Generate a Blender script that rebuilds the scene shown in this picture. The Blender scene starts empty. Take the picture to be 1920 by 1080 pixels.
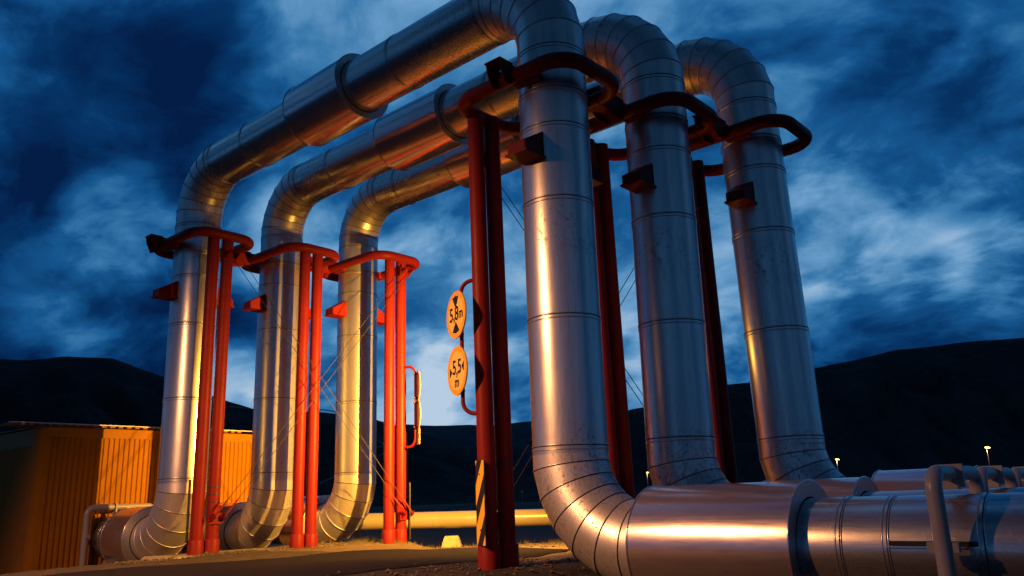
import bpy, bmesh, math, random
from mathutils import Vector, Matrix
import numpy as np
random.seed(7); rng = np.random.default_rng(7)
R_ = math.radians
scn = bpy.context.scene
col = scn.collection

# ------------------------------------------------------------------ camera
CAM = Vector((5.29072518, -6.99723011, 0.67415439))
FW = Vector((-0.63221438, 0.7341055, 0.24777831)); RT = Vector((0.75170659, 0.65865065, -0.03341434)); UP = RT.cross(FW)
FPX = 1532.08
cd = bpy.data.cameras.new('camera'); cam = bpy.data.objects.new('camera', cd); col.objects.link(cam)
cd.sensor_width = 36; cd.lens = 36*FPX/1920; cd.clip_start = 0.05; cd.clip_end = 6000
cam.matrix_world = Matrix(((RT.x, UP.x, -FW.x, CAM.x), (RT.y, UP.y, -FW.y, CAM.y), (RT.z, UP.z, -FW.z, CAM.z), (0, 0, 0, 1)))
scn.camera = cam

def ray(x, y):
    return (FW + RT*((x-960)/FPX) - UP*((y-540)/FPX)).normalized()
def at_axis(x, y, ax, v):
    d = ray(x, y); return CAM + d*((v-CAM[ax])/d[ax])
def at_dist(x, y, D):
    d = ray(x, y); return CAM + d*(D/math.hypot(d.x, d.y))

# ------------------------------------------------------------------ world: dusk sky with broken cloud
W = bpy.data.worlds.new('World'); scn.world = W; W.use_nodes = True
nt = W.node_tree; N = nt.nodes; L = nt.links; N.clear()
def mk(tree, typ, **kw):
    n = tree.nodes.new(typ)
    for k, v in kw.items():
        if k.startswith('i_'):
            n.inputs[k[2:].replace('_', ' ')].default_value = v
        else: setattr(n, k, v)
    return n
def math_(tree, op, a, b=None, c=None, clamp=False):
    n = tree.nodes.new('ShaderNodeMath'); n.operation = op; n.use_clamp = clamp
    for i, v in enumerate((a, b, c)):
        if v is None: continue
        if isinstance(v, (int, float)): n.inputs[i].default_value = v
        else: tree.links.new(v, n.inputs[i])
    return n.outputs[0]
def ramp(tree, fac, stops, interp='LINEAR'):
    n = tree.nodes.new('ShaderNodeValToRGB'); cr = n.color_ramp; cr.interpolation = interp
    while len(cr.elements) < len(stops): cr.elements.new(0.5)
    for e, (p, c) in zip(cr.elements, stops):
        e.position = p; e.color = (*c, 1) if len(c) == 3 else c
    if fac is not None: tree.links.new(fac, n.inputs[0])
    return n.outputs[0]
tc = mk(nt, 'ShaderNodeTexCoord'); sep = mk(nt, 'ShaderNodeSeparateXYZ'); L.new(tc.outputs['Generated'], sep.inputs[0])
zz = math_(nt, 'ADD', math_(nt, 'MAXIMUM', sep.outputs[2], 0.0), 0.42)
cmb = mk(nt, 'ShaderNodeCombineXYZ')
L.new(math_(nt, 'DIVIDE', sep.outputs[0], zz), cmb.inputs[0]); L.new(math_(nt, 'DIVIDE', sep.outputs[1], zz), cmb.inputs[1])
def wnoise(scale, detail, rough, dist, off, stretch=(1, 1, 1)):
    mp = mk(nt, 'ShaderNodeMapping'); mp.inputs['Location'].default_value = off; mp.inputs['Scale'].default_value = stretch
    mp.inputs['Rotation'].default_value = (0, 0, R_(-41))
    L.new(cmb.outputs[0], mp.inputs[0])
    n = mk(nt, 'ShaderNodeTexNoise'); n.inputs['Scale'].default_value = scale; n.inputs['Detail'].default_value = detail
    n.inputs['Roughness'].default_value = rough; n.inputs['Distortion'].default_value = dist
    L.new(mp.outputs[0], n.inputs['Vector']); return n.outputs['Fac']
n1 = wnoise(1.5, 3, 0.5, 0.3, (3.1, 1.7, 0), (1.0, 1.35, 1))
n2 = wnoise(3.6, 7, 0.54, 0.45, (7.3, 2.2, 0), (1.0, 1.25, 1))
n3 = wnoise(9.0, 8, 0.60, 0.5, (1.3, 9.2, 0), (1, 1.2, 1))
def shape(v, k): return math_(nt, 'MULTIPLY', math_(nt, 'SUBTRACT', v, 0.5), k)
mr0 = mk(nt, 'ShaderNodeMapRange'); mr0.interpolation_type = 'SMOOTHSTEP'; L.new(n2, mr0.inputs['Value'])   # billows: soft floor, crisper tops
mr0.inputs['From Min'].default_value = .36; mr0.inputs['From Max'].default_value = .66
acc = math_(nt, 'ADD', shape(n1, 1.2), math_(nt, 'MULTIPLY', math_(nt, 'SUBTRACT', mr0.outputs[0], 0.45), 0.36))
acc = math_(nt, 'ADD', acc, shape(n3, 0.52))
acc = math_(nt, 'ADD', acc, 0.45)
# broad bright and dark cloud masses, each at its own bearing in the sky: (x, y, half-width deg, amount)
MASS = [(60, 20, 7, .16), (60, 290, 10, -.24), (200, 180, 8, -.08), (20, 560, 8, -.24), (400, 250, 7, -.06), (480, 60, 8, -.05), (640, 20, 6, .05),
        (240, 425, 3.2, .30), (210, 520, 4.5, .34), (130, 640, 6, -.12), (380, 640, 5, -.12), (450, 760, 3, .25), (480, 400, 4, .1),
        (820, 480, 6, .22), (560, 480, 4, .20), (900, 770, 4.5, .28), (820, 640, 3, -.05), (960, 640, 3, -.2), (1170, 480, 4, .12), (1180, 720, 3, .12),
        (1340, 520, 3.5, .12), (1340, 640, 4, .02), (1560, 60, 7, .10), (1730, 160, 8, .07), (1890, 20, 6, -.3), (1500, 230, 6, -.14), (1600, 490, 3, .22), (1720, 500, 2.5, .22), (1850, 510, 2.5, .20),
        (1660, 600, 4, -.12), (1880, 590, 6, -.16), (1500, 330, 5, .02), (1100, 100, 6, .1), (720, 760, 3, .1)]
for (x, y, wd, am) in MASS:
    b = ray(x, y)
    dt = mk(nt, 'ShaderNodeVectorMath', operation='DOT_PRODUCT'); L.new(tc.outputs['Generated'], dt.inputs[0]); dt.inputs[1].default_value = b
    mr = mk(nt, 'ShaderNodeMapRange'); mr.interpolation_type = 'SMOOTHERSTEP'; L.new(dt.outputs['Value'], mr.inputs['Value'])
    mr.inputs['From Min'].default_value = math.cos(R_(wd*1.7)); mr.inputs['From Max'].default_value = 1.0
    mr.inputs['To Min'].default_value = 0; mr.inputs['To Max'].default_value = am
    acc = math_(nt, 'ADD', acc, mr.outputs[0])
skycol = ramp(nt, acc, [(0.0, (0.001, 0.012, 0.060)), (0.20, (0.002, 0.034, 0.130)), (0.40, (0.008, 0.092, 0.27)), (0.56, (0.042, 0.19, 0.41)), (0.72, (0.14, 0.33, 0.57)), (0.88, (0.30, 0.47, 0.67)), (1.0, (0.46, 0.60, 0.76))])
# the sky behind the photographer is dimmer, and below the horizon there is only dark ground
dt = mk(nt, 'ShaderNodeVectorMath', operation='DOT_PRODUCT'); L.new(tc.outputs['Generated'], dt.inputs[0]); dt.inputs[1].default_value = (FW.x, FW.y, 0)
mr = mk(nt, 'ShaderNodeMapRange'); L.new(dt.outputs['Value'], mr.inputs['Value'])
mr.inputs['From Min'].default_value = -0.6; mr.inputs['From Max'].default_value = 0.5; mr.inputs['To Min'].default_value = 0.34; mr.inputs['To Max'].default_value = 1.0
mz = mk(nt, 'ShaderNodeMapRange'); L.new(sep.outputs[2], mz.inputs['Value'])
mz.inputs['From Min'].default_value = -0.05; mz.inputs['From Max'].default_value = 0.0; mz.inputs['To Min'].default_value = 0.03; mz.inputs['To Max'].default_value = 1.0
bg = mk(nt, 'ShaderNodeBackground'); L.new(skycol, bg.inputs['Color']); 
mt = mk(nt, 'ShaderNodeMapRange'); L.new(sep.outputs[2], mt.inputs['Value'])
mt.inputs['From Min'].default_value = 0.58; mt.inputs['From Max'].default_value = 0.85; mt.inputs['To Min'].default_value = 1.0; mt.inputs['To Max'].default_value = 0.38
mr.inputs['From Min'].default_value = -0.15; mr.inputs['From Max'].default_value = 0.55; mr.inputs['To Min'].default_value = 0.0
mt.inputs['From Min'].default_value = 0.12; mt.inputs['From Max'].default_value = 0.55; mt.inputs['To Min'].default_value = 0.60; mt.inputs['To Max'].default_value = 0.16
fb = math_(nt, 'ADD', mr.outputs[0], math_(nt, 'MULTIPLY', math_(nt, 'SUBTRACT', 1.0, mr.outputs[0]), mt.outputs[0]))
L.new(math_(nt, 'MULTIPLY', fb, mz.outputs[0]), bg.inputs['Strength'])
wo = mk(nt, 'ShaderNodeOutputWorld'); L.new(bg.outputs[0], wo.inputs['Surface'])

scn.view_settings.view_transform = 'Standard'; scn.view_settings.look = 'None'; scn.view_settings.exposure = 0.0; scn.view_settings.gamma = 1
scn.cycles.max_bounces = 6; scn.cycles.glossy_bounces = 4; scn.cycles.diffuse_bounces = 3; scn.cycles.sample_clamp_indirect = 4
try: scn.cycles.use_denoising = True
except Exception: pass
SODIUM = (1.0, 0.41, 0.13); SODIUM2 = (1.0, 0.46, 0.05)
LAMP1 = Vector((-3.3, -8.8, 5.2)); P1 = 10000
LAMP2 = Vector((-2.1, 2.5, 2.65)); P2 = 8800

# ------------------------------------------------------------------ helpers
def tag(o, label=None, cat=None, group=None, kind=None):
    if label: o['label'] = label
    if cat: o['category'] = cat
    if group: o['group'] = group
    if kind: o['kind'] = kind
    return o
def empty(name, loc, label=None, cat=None, group=None):
    o = bpy.data.objects.new(name, None); col.objects.link(o); o.location = loc; o.empty_display_size = .2
    return tag(o, label, cat, group)
class MB:
    """collects faces in world space; build() links them as ONE mesh object"""
    def __init__(s): s.v = []; s.f = []; s.sm = []; s.sharp = set(); s.mi = []; s.cur = 0
    def add(s, vs, fs, smooth=False):
        k = len(s.v); s.v += [tuple(v) for v in vs]; s.f += [tuple(i+k for i in f) for f in fs]; s.sm += [smooth]*len(fs); s.mi += [s.cur]*len(fs); return k
    def box(s, c, half, ax=None):
        c = Vector(c); ax = ax or (Vector((1, 0, 0)), Vector((0, 1, 0)), Vector((0, 0, 1)))
        vs = [c + ax[0]*half[0]*i + ax[1]*half[1]*j + ax[2]*half[2]*k for i in (-1, 1) for j in (-1, 1) for k in (-1, 1)]
        s.add(vs, [(0, 1, 3, 2), (4, 6, 7, 5), (0, 4, 5, 1), (2, 3, 7, 6), (0, 2, 6, 4), (1, 5, 7, 3)])
    def prism(s, poly, off):
        off = Vector(off); n = len(poly); vs = [Vector(p) for p in poly] + [Vector(p)+off for p in poly]
        s.add(vs, [tuple(range(n))[::-1], tuple(range(n, 2*n))] + [(i, (i+1) % n, (i+1) % n+n, i+n) for i in range(n)])
    def sweep(s, path, r, seg=48, caps=True, closed=False, sharp_rings=False, rad=None):
        P = [Vector(p) for p in path]; n = len(P)
        dirs = [(P[(i+1) % n]-P[i]).normalized() for i in range(n if closed else n-1)]
        d0 = dirs[0]; a = Vector((0, 0, 1)) if abs(d0.z) < .9 else Vector((0, 1, 0))
        u = (a - d0*a.dot(d0)).normalized(); w = d0.cross(u)
        if closed: pl0 = (dirs[-1]+dirs[0]).normalized()
        base = [P[0] + u*r*math.cos(t) + w*r*math.sin(t) for t in [2*math.pi*k/seg for k in range(seg)]]
        if closed: base = [b + d0*((P[0]-b).dot(pl0)/d0.dot(pl0)) for b in base]
        rings = [base]
        for i in range(1, n):
            din = dirs[i-1]; dout = dirs[i] if i < len(dirs) else din
            pn = (din+dout).normalized()
            rings.append([b + din*((P[i]-b).dot(pn)/din.dot(pn)) for b in rings[-1]])
        if rad:
            rings = [[P[i]+(q-P[i])*rad[i] for q in rg] for i, rg in enumerate(rings)]
        vs = [q for rg in rings for q in rg]; fs = []
        m = n if closed else n-1
        for i in range(m):
            j = (i+1) % n
            for k in range(seg):
                fs.append((i*seg+k, i*seg+(k+1) % seg, j*seg+(k+1) % seg, j*seg+k))
        k0 = s.add(vs, fs, True)
        if sharp_rings:
            for i in range(1, n-1):
                for k in range(seg): s.sharp.add(tuple(sorted((k0+i*seg+k, k0+i*seg+(k+1) % seg))))
        if caps and not closed:
            s.add(rings[0], [tuple(range(seg))[::-1]]); s.add(rings[-1], [tuple(range(seg))])
        return rings
    def bead(s, c, d, r, t=.008, seg=64):
        d = Vector(d).normalized(); a = Vector((0, 0, 1)) if abs(d.z) < .9 else Vector((0, 1, 0))
        u = (a-d*a.dot(d)).normalized(); w = d.cross(u); c = Vector(c)
        s.sweep([c+u*r*math.cos(2*math.pi*k/seg)+w*r*math.sin(2*math.pi*k/seg) for k in range(seg)], t, 6, closed=True)
    def build(s, name, mat, parent=None, **tg):
        me = bpy.data.meshes.new(name)
        off = Vector((0, 0, 0)); q = parent
        while q is not None: off += q.location; q = q.parent
        me.from_pydata([tuple(Vector(v)-off) for v in s.v], [], s.f)
        me.polygons.foreach_set('use_smooth', s.sm)
        if s.sharp:
            at = me.attributes.new('sharp_edge', 'BOOLEAN', 'EDGE')
            arr = [tuple(sorted(e.vertices)) in s.sharp for e in me.edges]; at.data.foreach_set('value', arr)
        mats = mat if isinstance(mat, (list, tuple)) else [mat]
        for m in mats: me.materials.append(m)
        if len(mats) > 1: me.polygons.foreach_set('material_index', s.mi)
        me.update()
        o = bpy.data.objects.new(name, me); col.objects.link(o)
        if parent is not None: o.parent = parent
        return tag(o, **tg) if tg else o
def arc(c, a, b, r, n, t0=0, t1=90):
    c = Vector(c); return [c + Vector(a)*r*math.cos(R_(t0+(t1-t0)*i/n)) + Vector(b)*r*math.sin(R_(t0+(t1-t0)*i/n)) for i in range(n+1)]

# ------------------------------------------------------------------ materials
def newmat(name):
    m = bpy.data.materials.new(name); m.use_nodes = True; t = m.node_tree
    return m, t, t.nodes['Principled BSDF']
def noise(t, scale, detail=4, rough=.5, dist=0, stretch=None, coord='Object', off=(0, 0, 0)):
    c = t.nodes.new('ShaderNodeTexCoord'); mp = t.nodes.new('ShaderNodeMapping'); t.links.new(c.outputs[coord], mp.inputs[0])
    if stretch: mp.inputs['Scale'].default_value = stretch
    mp.inputs['Location'].default_value = off
    n = t.nodes.new('ShaderNodeTexNoise'); t.links.new(mp.outputs[0], n.inputs['Vector'])
    n.inputs['Scale'].default_value = scale; n.inputs['Detail'].default_value = detail; n.inputs['Roughness'].default_value = rough; n.inputs['Distortion'].default_value = dist
    return n.outputs['Fac']
def mixc(t, f, a, b):
    n = t.nodes.new('ShaderNodeMix'); n.data_type = 'RGBA'
    for s_, v in ((0, f), (6, a), (7, b)):
        if isinstance(v, (int, float)): n.inputs[s_].default_value = v
        elif isinstance(v, tuple): n.inputs[s_].default_value = (*v, 1)
        else: t.links.new(v, n.inputs[s_])
    return n.outputs[2]
def bump(t, bs, h, strength, dist=.02):
    b = t.nodes.new('ShaderNodeBump'); b.inputs['Strength'].default_value = strength; b.inputs['Distance'].default_value = dist
    t.links.new(h, b.inputs['Height']); t.links.new(b.outputs[0], bs.inputs['Normal'])
def metal(name, base=(.60, .61, .64), rough=.30, wear=.35, dent=.25, axis='z', scuff=1.0, met=.86):
    m, t, b = newmat(name)
    b.inputs['Metallic'].default_value = met
    b.inputs['Coat Weight'].default_value = .08; b.inputs['Coat Roughness'].default_value = .2; b.inputs['Coat IOR'].default_value = 1.6
    st = {'z': (9, 9, .7), 'x': (.7, 9, 9)}[axis]
    fine = noise(t, 6, 3, .6, 0, st); big = noise(t, 1.1, 3, .5, .6)
    sc = noise(t, 7.5, 7, .72, 2.6, (1.3, 1.3, 1.0)); zone = noise(t, .9, 2, .5, .3, off=(4, 2, 7))
    mark = ramp(t, sc, [(.52, (0, 0, 0)), (.63, (1, 1, 1))]); zn = ramp(t, zone, [(.44, (0, 0, 0)), (.60, (1, 1, 1))])
    mk_ = math_(t, 'MULTIPLY', math_(t, 'MULTIPLY', mark, zn), wear*scuff)
    c1 = mixc(t, math_(t, 'MULTIPLY', big, .55), base, tuple(x*.74 for x in base))
    stk = ramp(t, noise(t, 5, 4, .65, .1, st, off=(3, 3, 0)), [(.50, (0, 0, 0)), (.70, (1, 1, 1))])
    c1 = mixc(t, math_(t, 'MULTIPLY', stk, .38), c1, tuple(x*.45 for x in base))
    c2 = mixc(t, mk_, c1, (.13, .13, .15)); t.links.new(c2, b.inputs['Base Color'])
    r = math_(t, 'ADD', math_(t, 'ADD', rough-.08, math_(t, 'MULTIPLY', fine, .10)), math_(t, 'ADD', math_(t, 'MULTIPLY', big, .08), math_(t, 'MULTIPLY', mk_, .25)))
    t.links.new(r, b.inputs['Roughness'])
    h = math_(t, 'ADD', math_(t, 'MULTIPLY', noise(t, 2.4, 2, .4, .3, off=(1, 5, 2)), 1.0), math_(t, 'MULTIPLY', fine, .05))
    bump(t, b, h, dent, .03)
    return m
M = {}
M['clad_v'] = metal('brushed_cladding_upright', base=(.60, .59, .64), met=.86, rough=.31, wear=.7, dent=.10)
M['clad_x'] = metal('brushed_cladding_level', base=(.58, .55, .59), rough=.24, wear=.4, dent=.09, axis='x')
M['clad_elbow'] = metal('scuffed_elbow_cladding', base=(.66, .62, .66), met=.74, rough=.36, wear=.75, dent=.14, scuff=1.1)
M['clad_sleeve'] = metal('smooth_sleeve_cladding', base=(.72, .60, .66), rough=.19, wear=.12, dent=.05, axis='x')
M['flange'] = metal('flange_plate_metal', base=(.5, .5, .53), rough=.42, wear=.4, dent=.2)
def paint(name, base, rough=.42, spec=.5, mott=.25, bumpk=.12, sc=14):
    m, t, b = newmat(name)
    n = noise(t, 3.2, 5, .6, .4); n2 = noise(t, sc*4, 3, .6)
    f = ramp(t, n, [(.35, (0, 0, 0)), (.75, (1, 1, 1))])
    c = mixc(t, math_(t, 'MULTIPLY', f, mott), base, tuple(x*.55 for x in base)); t.links.new(c, b.inputs['Base Color'])
    t.links.new(math_(t, 'ADD', rough-.05, math_(t, 'MULTIPLY', n, .14)), b.inputs['Roughness'])
    b.inputs['Specular IOR Level'].default_value = spec
    bump(t, b, n2, bumpk, .004); return m
M['red'] = paint('weathered_red_paint', (.17, .010, .010), .45, .13, .5)
M['grey'] = paint('pale_grey_paint', (.28, .26, .30), .35, .5)
M['wall'] = paint('ochre_wall_sheet', (.34, .135, .005), .5, .08, .35)
M['roofedge'] = paint('white_roof_edge', (.65, .63, .66), .5, .4)
M['signy'] = paint('yellow_sign_face', (.84, .58, .12), .35, .5, .12, .02)
M['signb'] = paint('orange_sign_border', (.78, .40, .012), .38, .5, .15, .02)
M['board_y'] = paint('yellow_board_paint', (.78, .45, .02), .4, .5, .15, .02)
M['black'] = paint('black_paint', (.012, .012, .014), .4, .5, .2, .02)
M['signback'] = paint('bare_sign_back', (.55, .45, .28), .45, .5, .2, .02)
M['cable'] = paint('dull_dark_steel', (.035, .028, .026), .5, .3, .2, .02)
M['pipeline'] = paint('cream_pipeline_paint', (.20, .165, .12), .28, .5, .1, .03)
M['dark'] = paint('dark_gasket', (.01, .01, .01), .7, .3)
def earth(name, a, b_, scale, rough=.9, bk=.6, bd=.03, spec=.3):
    m, t, b = newmat(name)
    n = noise(t, scale, 8, .65, .2); n2 = noise(t, scale*9, 6, .7); n3 = noise(t, .18, 3, .5)
    f = math_(t, 'ADD', math_(t, 'MULTIPLY', n, .5), math_(t, 'MULTIPLY', n2, .5))
    c = mixc(t, ramp(t, f, [(.38, (0, 0, 0)), (.64, (1, 1, 1))]), a, b_)
    c = mixc(t, math_(t, 'MULTIPLY', n3, .45), c, tuple(x*.45 for x in a)); t.links.new(c, b.inputs['Base Color'])
    b.inputs['Roughness'].default_value = rough; b.inputs['Specular IOR Level'].default_value = spec
    bump(t, b, math_(t, 'ADD', n2, math_(t, 'MULTIPLY', n, 1.5)), bk, bd); return m
M['asphalt'] = earth('worn_asphalt', (.006, .005, .008), (.026, .019, .026), 9, .95, .7, .012, .12)
M['gravel'] = earth('packed_gravel', (.045, .032, .024), (.13, .095, .065), 6, .95, .9, .03)
M['lamplit_gravel'] = earth('lamplit_gravel', (.12, .085, .055), (.22, .16, .10), 8, .95, .35, .012)  # lamplight on the ground put into the colour as a paler gravel
M['dirt'] = earth('dark_soil', (.030, .022, .018), (.085, .062, .045), 3, .95, 1.0, .06)
M['plain'] = earth('dim_heath', (.018, .022, .030), (.05, .042, .042), .35, .95, .4, .1)
M['concrete'] = earth('weathered_concrete', (.30, .25, .20), (.42, .36, .29), 3, .85, .5, .012)
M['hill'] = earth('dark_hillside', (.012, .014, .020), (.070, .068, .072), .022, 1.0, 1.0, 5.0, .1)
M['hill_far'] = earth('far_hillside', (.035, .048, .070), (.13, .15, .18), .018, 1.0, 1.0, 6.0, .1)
M['stone'] = earth('small_stones', (.06, .05, .045), (.20, .16, .13), 6, .95, .5, .01)
m, t, b = newmat('dry_grass'); t.links.new(mixc(t, noise(t, 3, 3), (.05, .042, .015), (.14, .11, .04)), b.inputs['Base Color']); b.inputs['Roughness'].default_value = .8; M['grass'] = m
def glow(name, colr, st):
    m, t, b = newmat(name); b.inputs['Emission Color'].default_value = (*colr, 1); b.inputs['Emission Strength'].default_value = st; return m
M['lampglow'] = glow('lit_lamp_glass', (1, .50, .10), 6)

# ------------------------------------------------------------------ ground
LX = {'R1': (0, 0), 'R2': (.396, 1.666), 'R3': (1.038, 3.157), 'L1': (-8.475, .131), 'L2': (-8.296, 1.796), 'L3': (-7.76, 3.288)}
def sstep(a, b, x):
    t_ = min(1, max(0, (x-a)/(b-a))); return t_*t_*(3-2*t_)
def hgt(x, y):
    z = -.06
    # the road pad falls away to the left (pipe trench), behind it and to the right (pipe trench)
    left = sstep(-7.95, -8.7, x + max(0, -y-.5)*(-.40)) if y < 3.0 else sstep(-7.2, -8.4, x)
    sd = (x-5.3)*(-.652)+(y+7)*.758
    back = sstep(17.3, 19.5, sd)
    lt = ((x-5.3)*.758+(y+7)*.652)/max(sd, 1)
    z -= .20*min(1, max(0, (sd-12.4)/4.8))*sstep(-.145, -.10, lt)
    right = sstep(-.55, .2, x) * (sstep(-1.25, -.75, y) if y < 2 else 1) * (1-sstep(5.0, 6.5, y))
    z -= .36*max(left, right) + .42*back*(1-left*.8)
    d = math.hypot(x-5.3, y+7)
    z -= .25*sstep(25, 60, d)
    z += .012*math.sin(x*1.7+y*.6) + .01*math.sin(y*2.3-x)
    return z
def grid(xs, ys, f):
    vs = [(x, y, f(x, y)) for x in xs for y in ys]; ny = len(ys)
    return vs, [(i*ny+j, (i+1)*ny+j, (i+1)*ny+j+1, i*ny+j+1) for i in range(len(xs)-1) for j in range(ny-1)]
def span(core0, core1, step, far):
    a = list(np.arange(core0, core1+step/2, step)); s_ = step
    lo = []; x = core0
    while x > -far: s_ *= 1.35; x -= s_; lo.append(x)
    s_ = step; hi = []; x = core1
    while x < far: s_ *= 1.35; x += s_; hi.append(x)
    return lo[::-1]+a+hi
mb = MB(); nz = lambda x, y: (math.sin(x*13.1+y*7.7)*math.sin(x*5.3-y*11.9))*.010
vs, fs = grid(span(-14, 7, .16, 1500), span(-9, 12, .16, 1500), lambda x, y: hgt(x, y)+(nz(x, y) if not (-5.8 < x < -1.6 and y < 2.1) else -.004)); mb.add(vs, fs, True)
ground = mb.build('ground', [M['dirt'], M['gravel'], M['plain'], M['lamplit_gravel']], kind='structure')
mi = []
for p in ground.data.polygons:
    c = p.center; d = math.hypot(c.x-5.3, c.y+7)
    e = (c.x-5.3)*(-.652)+(c.y+7)*.758-17.4
    if d > 24 or e > .3: mi.append(2)
    elif c.y > 1.0 + .3*math.sin(c.x*2) and -8.2 < c.x < -1.2 and e < .4: mi.append(3)
    elif -12 < c.x < -7.2 and -1 < c.y < 6.5 and e < .4: mi.append(3)  # trench floor painted in the lamplit tone so the elbows reflect gold
    elif -8.3 < c.x < -5.2 + .15*math.sin(c.y*2.2) and c.y > -6: mi.append(1)
    elif c.x > -1.0 and c.y > 5.5: mi.append(3)
    else: mi.append(0)
ground.data.polygons.foreach_set('material_index', mi)
# asphalt road through the gate
mb = MB()
def roadx(y): return (-5.45 - .05*max(0, -y)*2 + .05*math.sin(y*3.1) + .03*math.sin(y*7.7), -1.85 - .28*max(0, -y)*.5 + .06*math.sin(y*2.3) + .03*math.sin(y*9))
ys = np.arange(-16, 1.9, .15); nx = 40; vs = []; fs = []
for i, y in enumerate(ys):
    a, b_ = roadx(y)
    if y < -1: a -= (-1-y)*.05
    y2 = y
    for j in range(nx+1):
        x = a+(b_-a)*j/nx; yy = y + (.22*j/nx*3 if y > 0 else 0)
        vs.append((x, yy, hgt(x, yy)+.006+.016*math.sin(math.pi*j/nx)))
for i in range(len(ys)-1):
    for j in range(nx): fs.append((i*(nx+1)+j, (i+1)*(nx+1)+j, (i+1)*(nx+1)+j+1, i*(nx+1)+j+1))
mb.add(vs, fs, True); mb.build('road', M['asphalt'], kind='structure')
# concrete footing along the left posts
mb = MB(); prev = None
for (x0, y0, x1, y1) in ((-8.1, -.62, -7.15, 2.35),):
    n = 26
    for i in range(n):
        ya, yb = y0+(y1-y0)*i/n, y0+(y1-y0)*(i+1)/n
        xa = x1+.05+.010*random.random(); zt = -.045
        mb.prism([(x0, ya, -.5), (xa-.02, ya, -.5), (xa, ya, zt-.03-.01*random.random()), (xa-.04, ya, zt), (x0+.03, ya, zt), (x0, ya, zt-.03)], (0, yb-ya+.001, 0))
mb.build('concrete_footing', M['concrete'], kind='structure')

# ------------------------------------------------------------------ hills
def ridge(name, pts, D, depth, z0, amp, seed, seg=150):
    r2 = np.random.default_rng(seed); ph = r2.uniform(0, 6.28, 24)
    xs = np.linspace(pts[0][0], pts[-1][0], seg); px = [p[0] for p in pts]; py = [p[1] for p in pts]
    mb = MB(); rows = 26; vs = []
    for x in xs:
        y = np.interp(x, px, py)
        y += sum(amp*.5**k*math.sin(x*.012*2.1**k+ph[k]) for k in range(5))
        top = at_dist(x, y, D); base = at_dist(x, y, D-depth)
        hdir = Vector((top.x-CAM.x, top.y-CAM.y, 0)).normalized()
        for j in range(rows+3):
            s = j/rows
            if j <= rows:
                dd = D-depth*(1-s); z = z0+(top.z-z0)*(s**1.25)
                bumpz = (math.sin(x*.035+j*.6+ph[6])*math.sin(x*.013-j*.33+ph[7]) + .5*math.sin(x*.09+j*1.1+ph[8]))*(top.z-z0)*.075*math.sin(math.pi*s)
                z += bumpz; dd += 10*math.sin(x*.03+j*.5+ph[9])*math.sin(math.pi*s)
            else:
                dd = D+(j-rows)*120; z = top.z-(j-rows)*(top.z-z0)*.4
            vs.append((CAM.x+hdir.x*dd, CAM.y+hdir.y*dd, z))
    R = rows+3
    fs = [(i*R+j, (i+1)*R+j, (i+1)*R+j+1, i*R+j+1) for i in range(seg-1) for j in range(R-1)]
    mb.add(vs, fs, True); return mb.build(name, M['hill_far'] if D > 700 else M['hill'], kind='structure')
ridge('hills', [(-900, 700), (-200, 660), (0, 672), (60, 674), (120, 668), (210, 671), (260, 690), (310, 708), (400, 745), (480, 768), (600, 772), (690, 782), (750, 800), (900, 850)], 620, 330, -1, 1.2, 3)
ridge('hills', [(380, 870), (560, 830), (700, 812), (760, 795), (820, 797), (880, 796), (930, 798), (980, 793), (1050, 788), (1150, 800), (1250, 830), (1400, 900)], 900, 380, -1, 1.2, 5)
ridge('hills', [(900, 905), (1020, 850), (1120, 790), (1185, 766), (1215, 762), (1290, 742), (1360, 722), (1420, 716), (1530, 690), (1600, 675), (1680, 655), (1740, 650), (1820, 641), (1920, 634), (2300, 610), (2900, 640)], 560, 300, -1, .8, 11)

# ------------------------------------------------------------------ pipelines crossing the road
H, H0, PR, SR, BR = 6.744, .184, .40, .545, .90
NEL = 6
def mitre(c, a, b, r=BR, n=NEL):
    # lobster-back elbow: first and last pieces half length, corners on a circumscribed arc
    c = Vector(c); a = Vector(a); b = Vector(b); out = [c+a*r]
    rr = r/math.cos(R_(45/n))
    for i in range(n):
        t_ = R_(90*(i+.5)/n); out.append(c+a*rr*math.cos(t_)+b*rr*math.sin(t_))
    out.append(c+b*r); return out
def elbow(root, c, a, b):
    mb = MB(); path = mitre(c, a, b)
    rings = mb.sweep(path, PR, 64, caps=False, sharp_rings=True)
    for i in range(1, len(rings)-1):
        cc = path[i]; ring = [cc+(q-cc)*1.006 for q in rings[i]]
        mb.sweep(ring, .0050, 6, closed=True)
        dn = ((path[i+1]-path[i]).normalized()+(path[i]-path[i-1]).normalized()).normalized()
        mb.cur = 1; mb.sweep([q+dn*.0075 for q in ring], .0045, 6, closed=True); mb.cur = 0
    return mb.build('elbow', [M['clad_elbow'], M['dark']], root)
def straight(root, name, p, q, seams, mat, r=PR, rivets=False, ends=True):
    mb = MB(); p = Vector(p); q = Vector(q); d = (q-p).normalized(); Ln = (q-p).length
    mb.sweep([p, q], r, 72, caps=False)
    for s in seams:
        c = p+d*s
        mb.bead(c-d*.022, d, r+.001, .0075); mb.bead(c+d*.022, d, r+.001, .0075)
        mb.sweep([c-d*.022, c+d*.022], r+.003, 72, caps=False)
        mb.cur = 1; mb.bead(c+d*.012, d, r+.002, .0045); mb.cur = 0
    # longitudinal lap seam
    u = Vector((0, 0, 1)) if abs(d.z) < .5 else Vector((0, 1, 0)); w = d.cross(u)
    ang = random.uniform(.3, .6); n_ = u*math.cos(ang)+w*math.sin(ang)
    mb.box((p+q)/2+n_*(r+.0005), (.012, .0022, Ln/2-.01), (d.cross(n_), n_, d))
    return mb.build(name, [mat, M['dark']], root)
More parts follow.
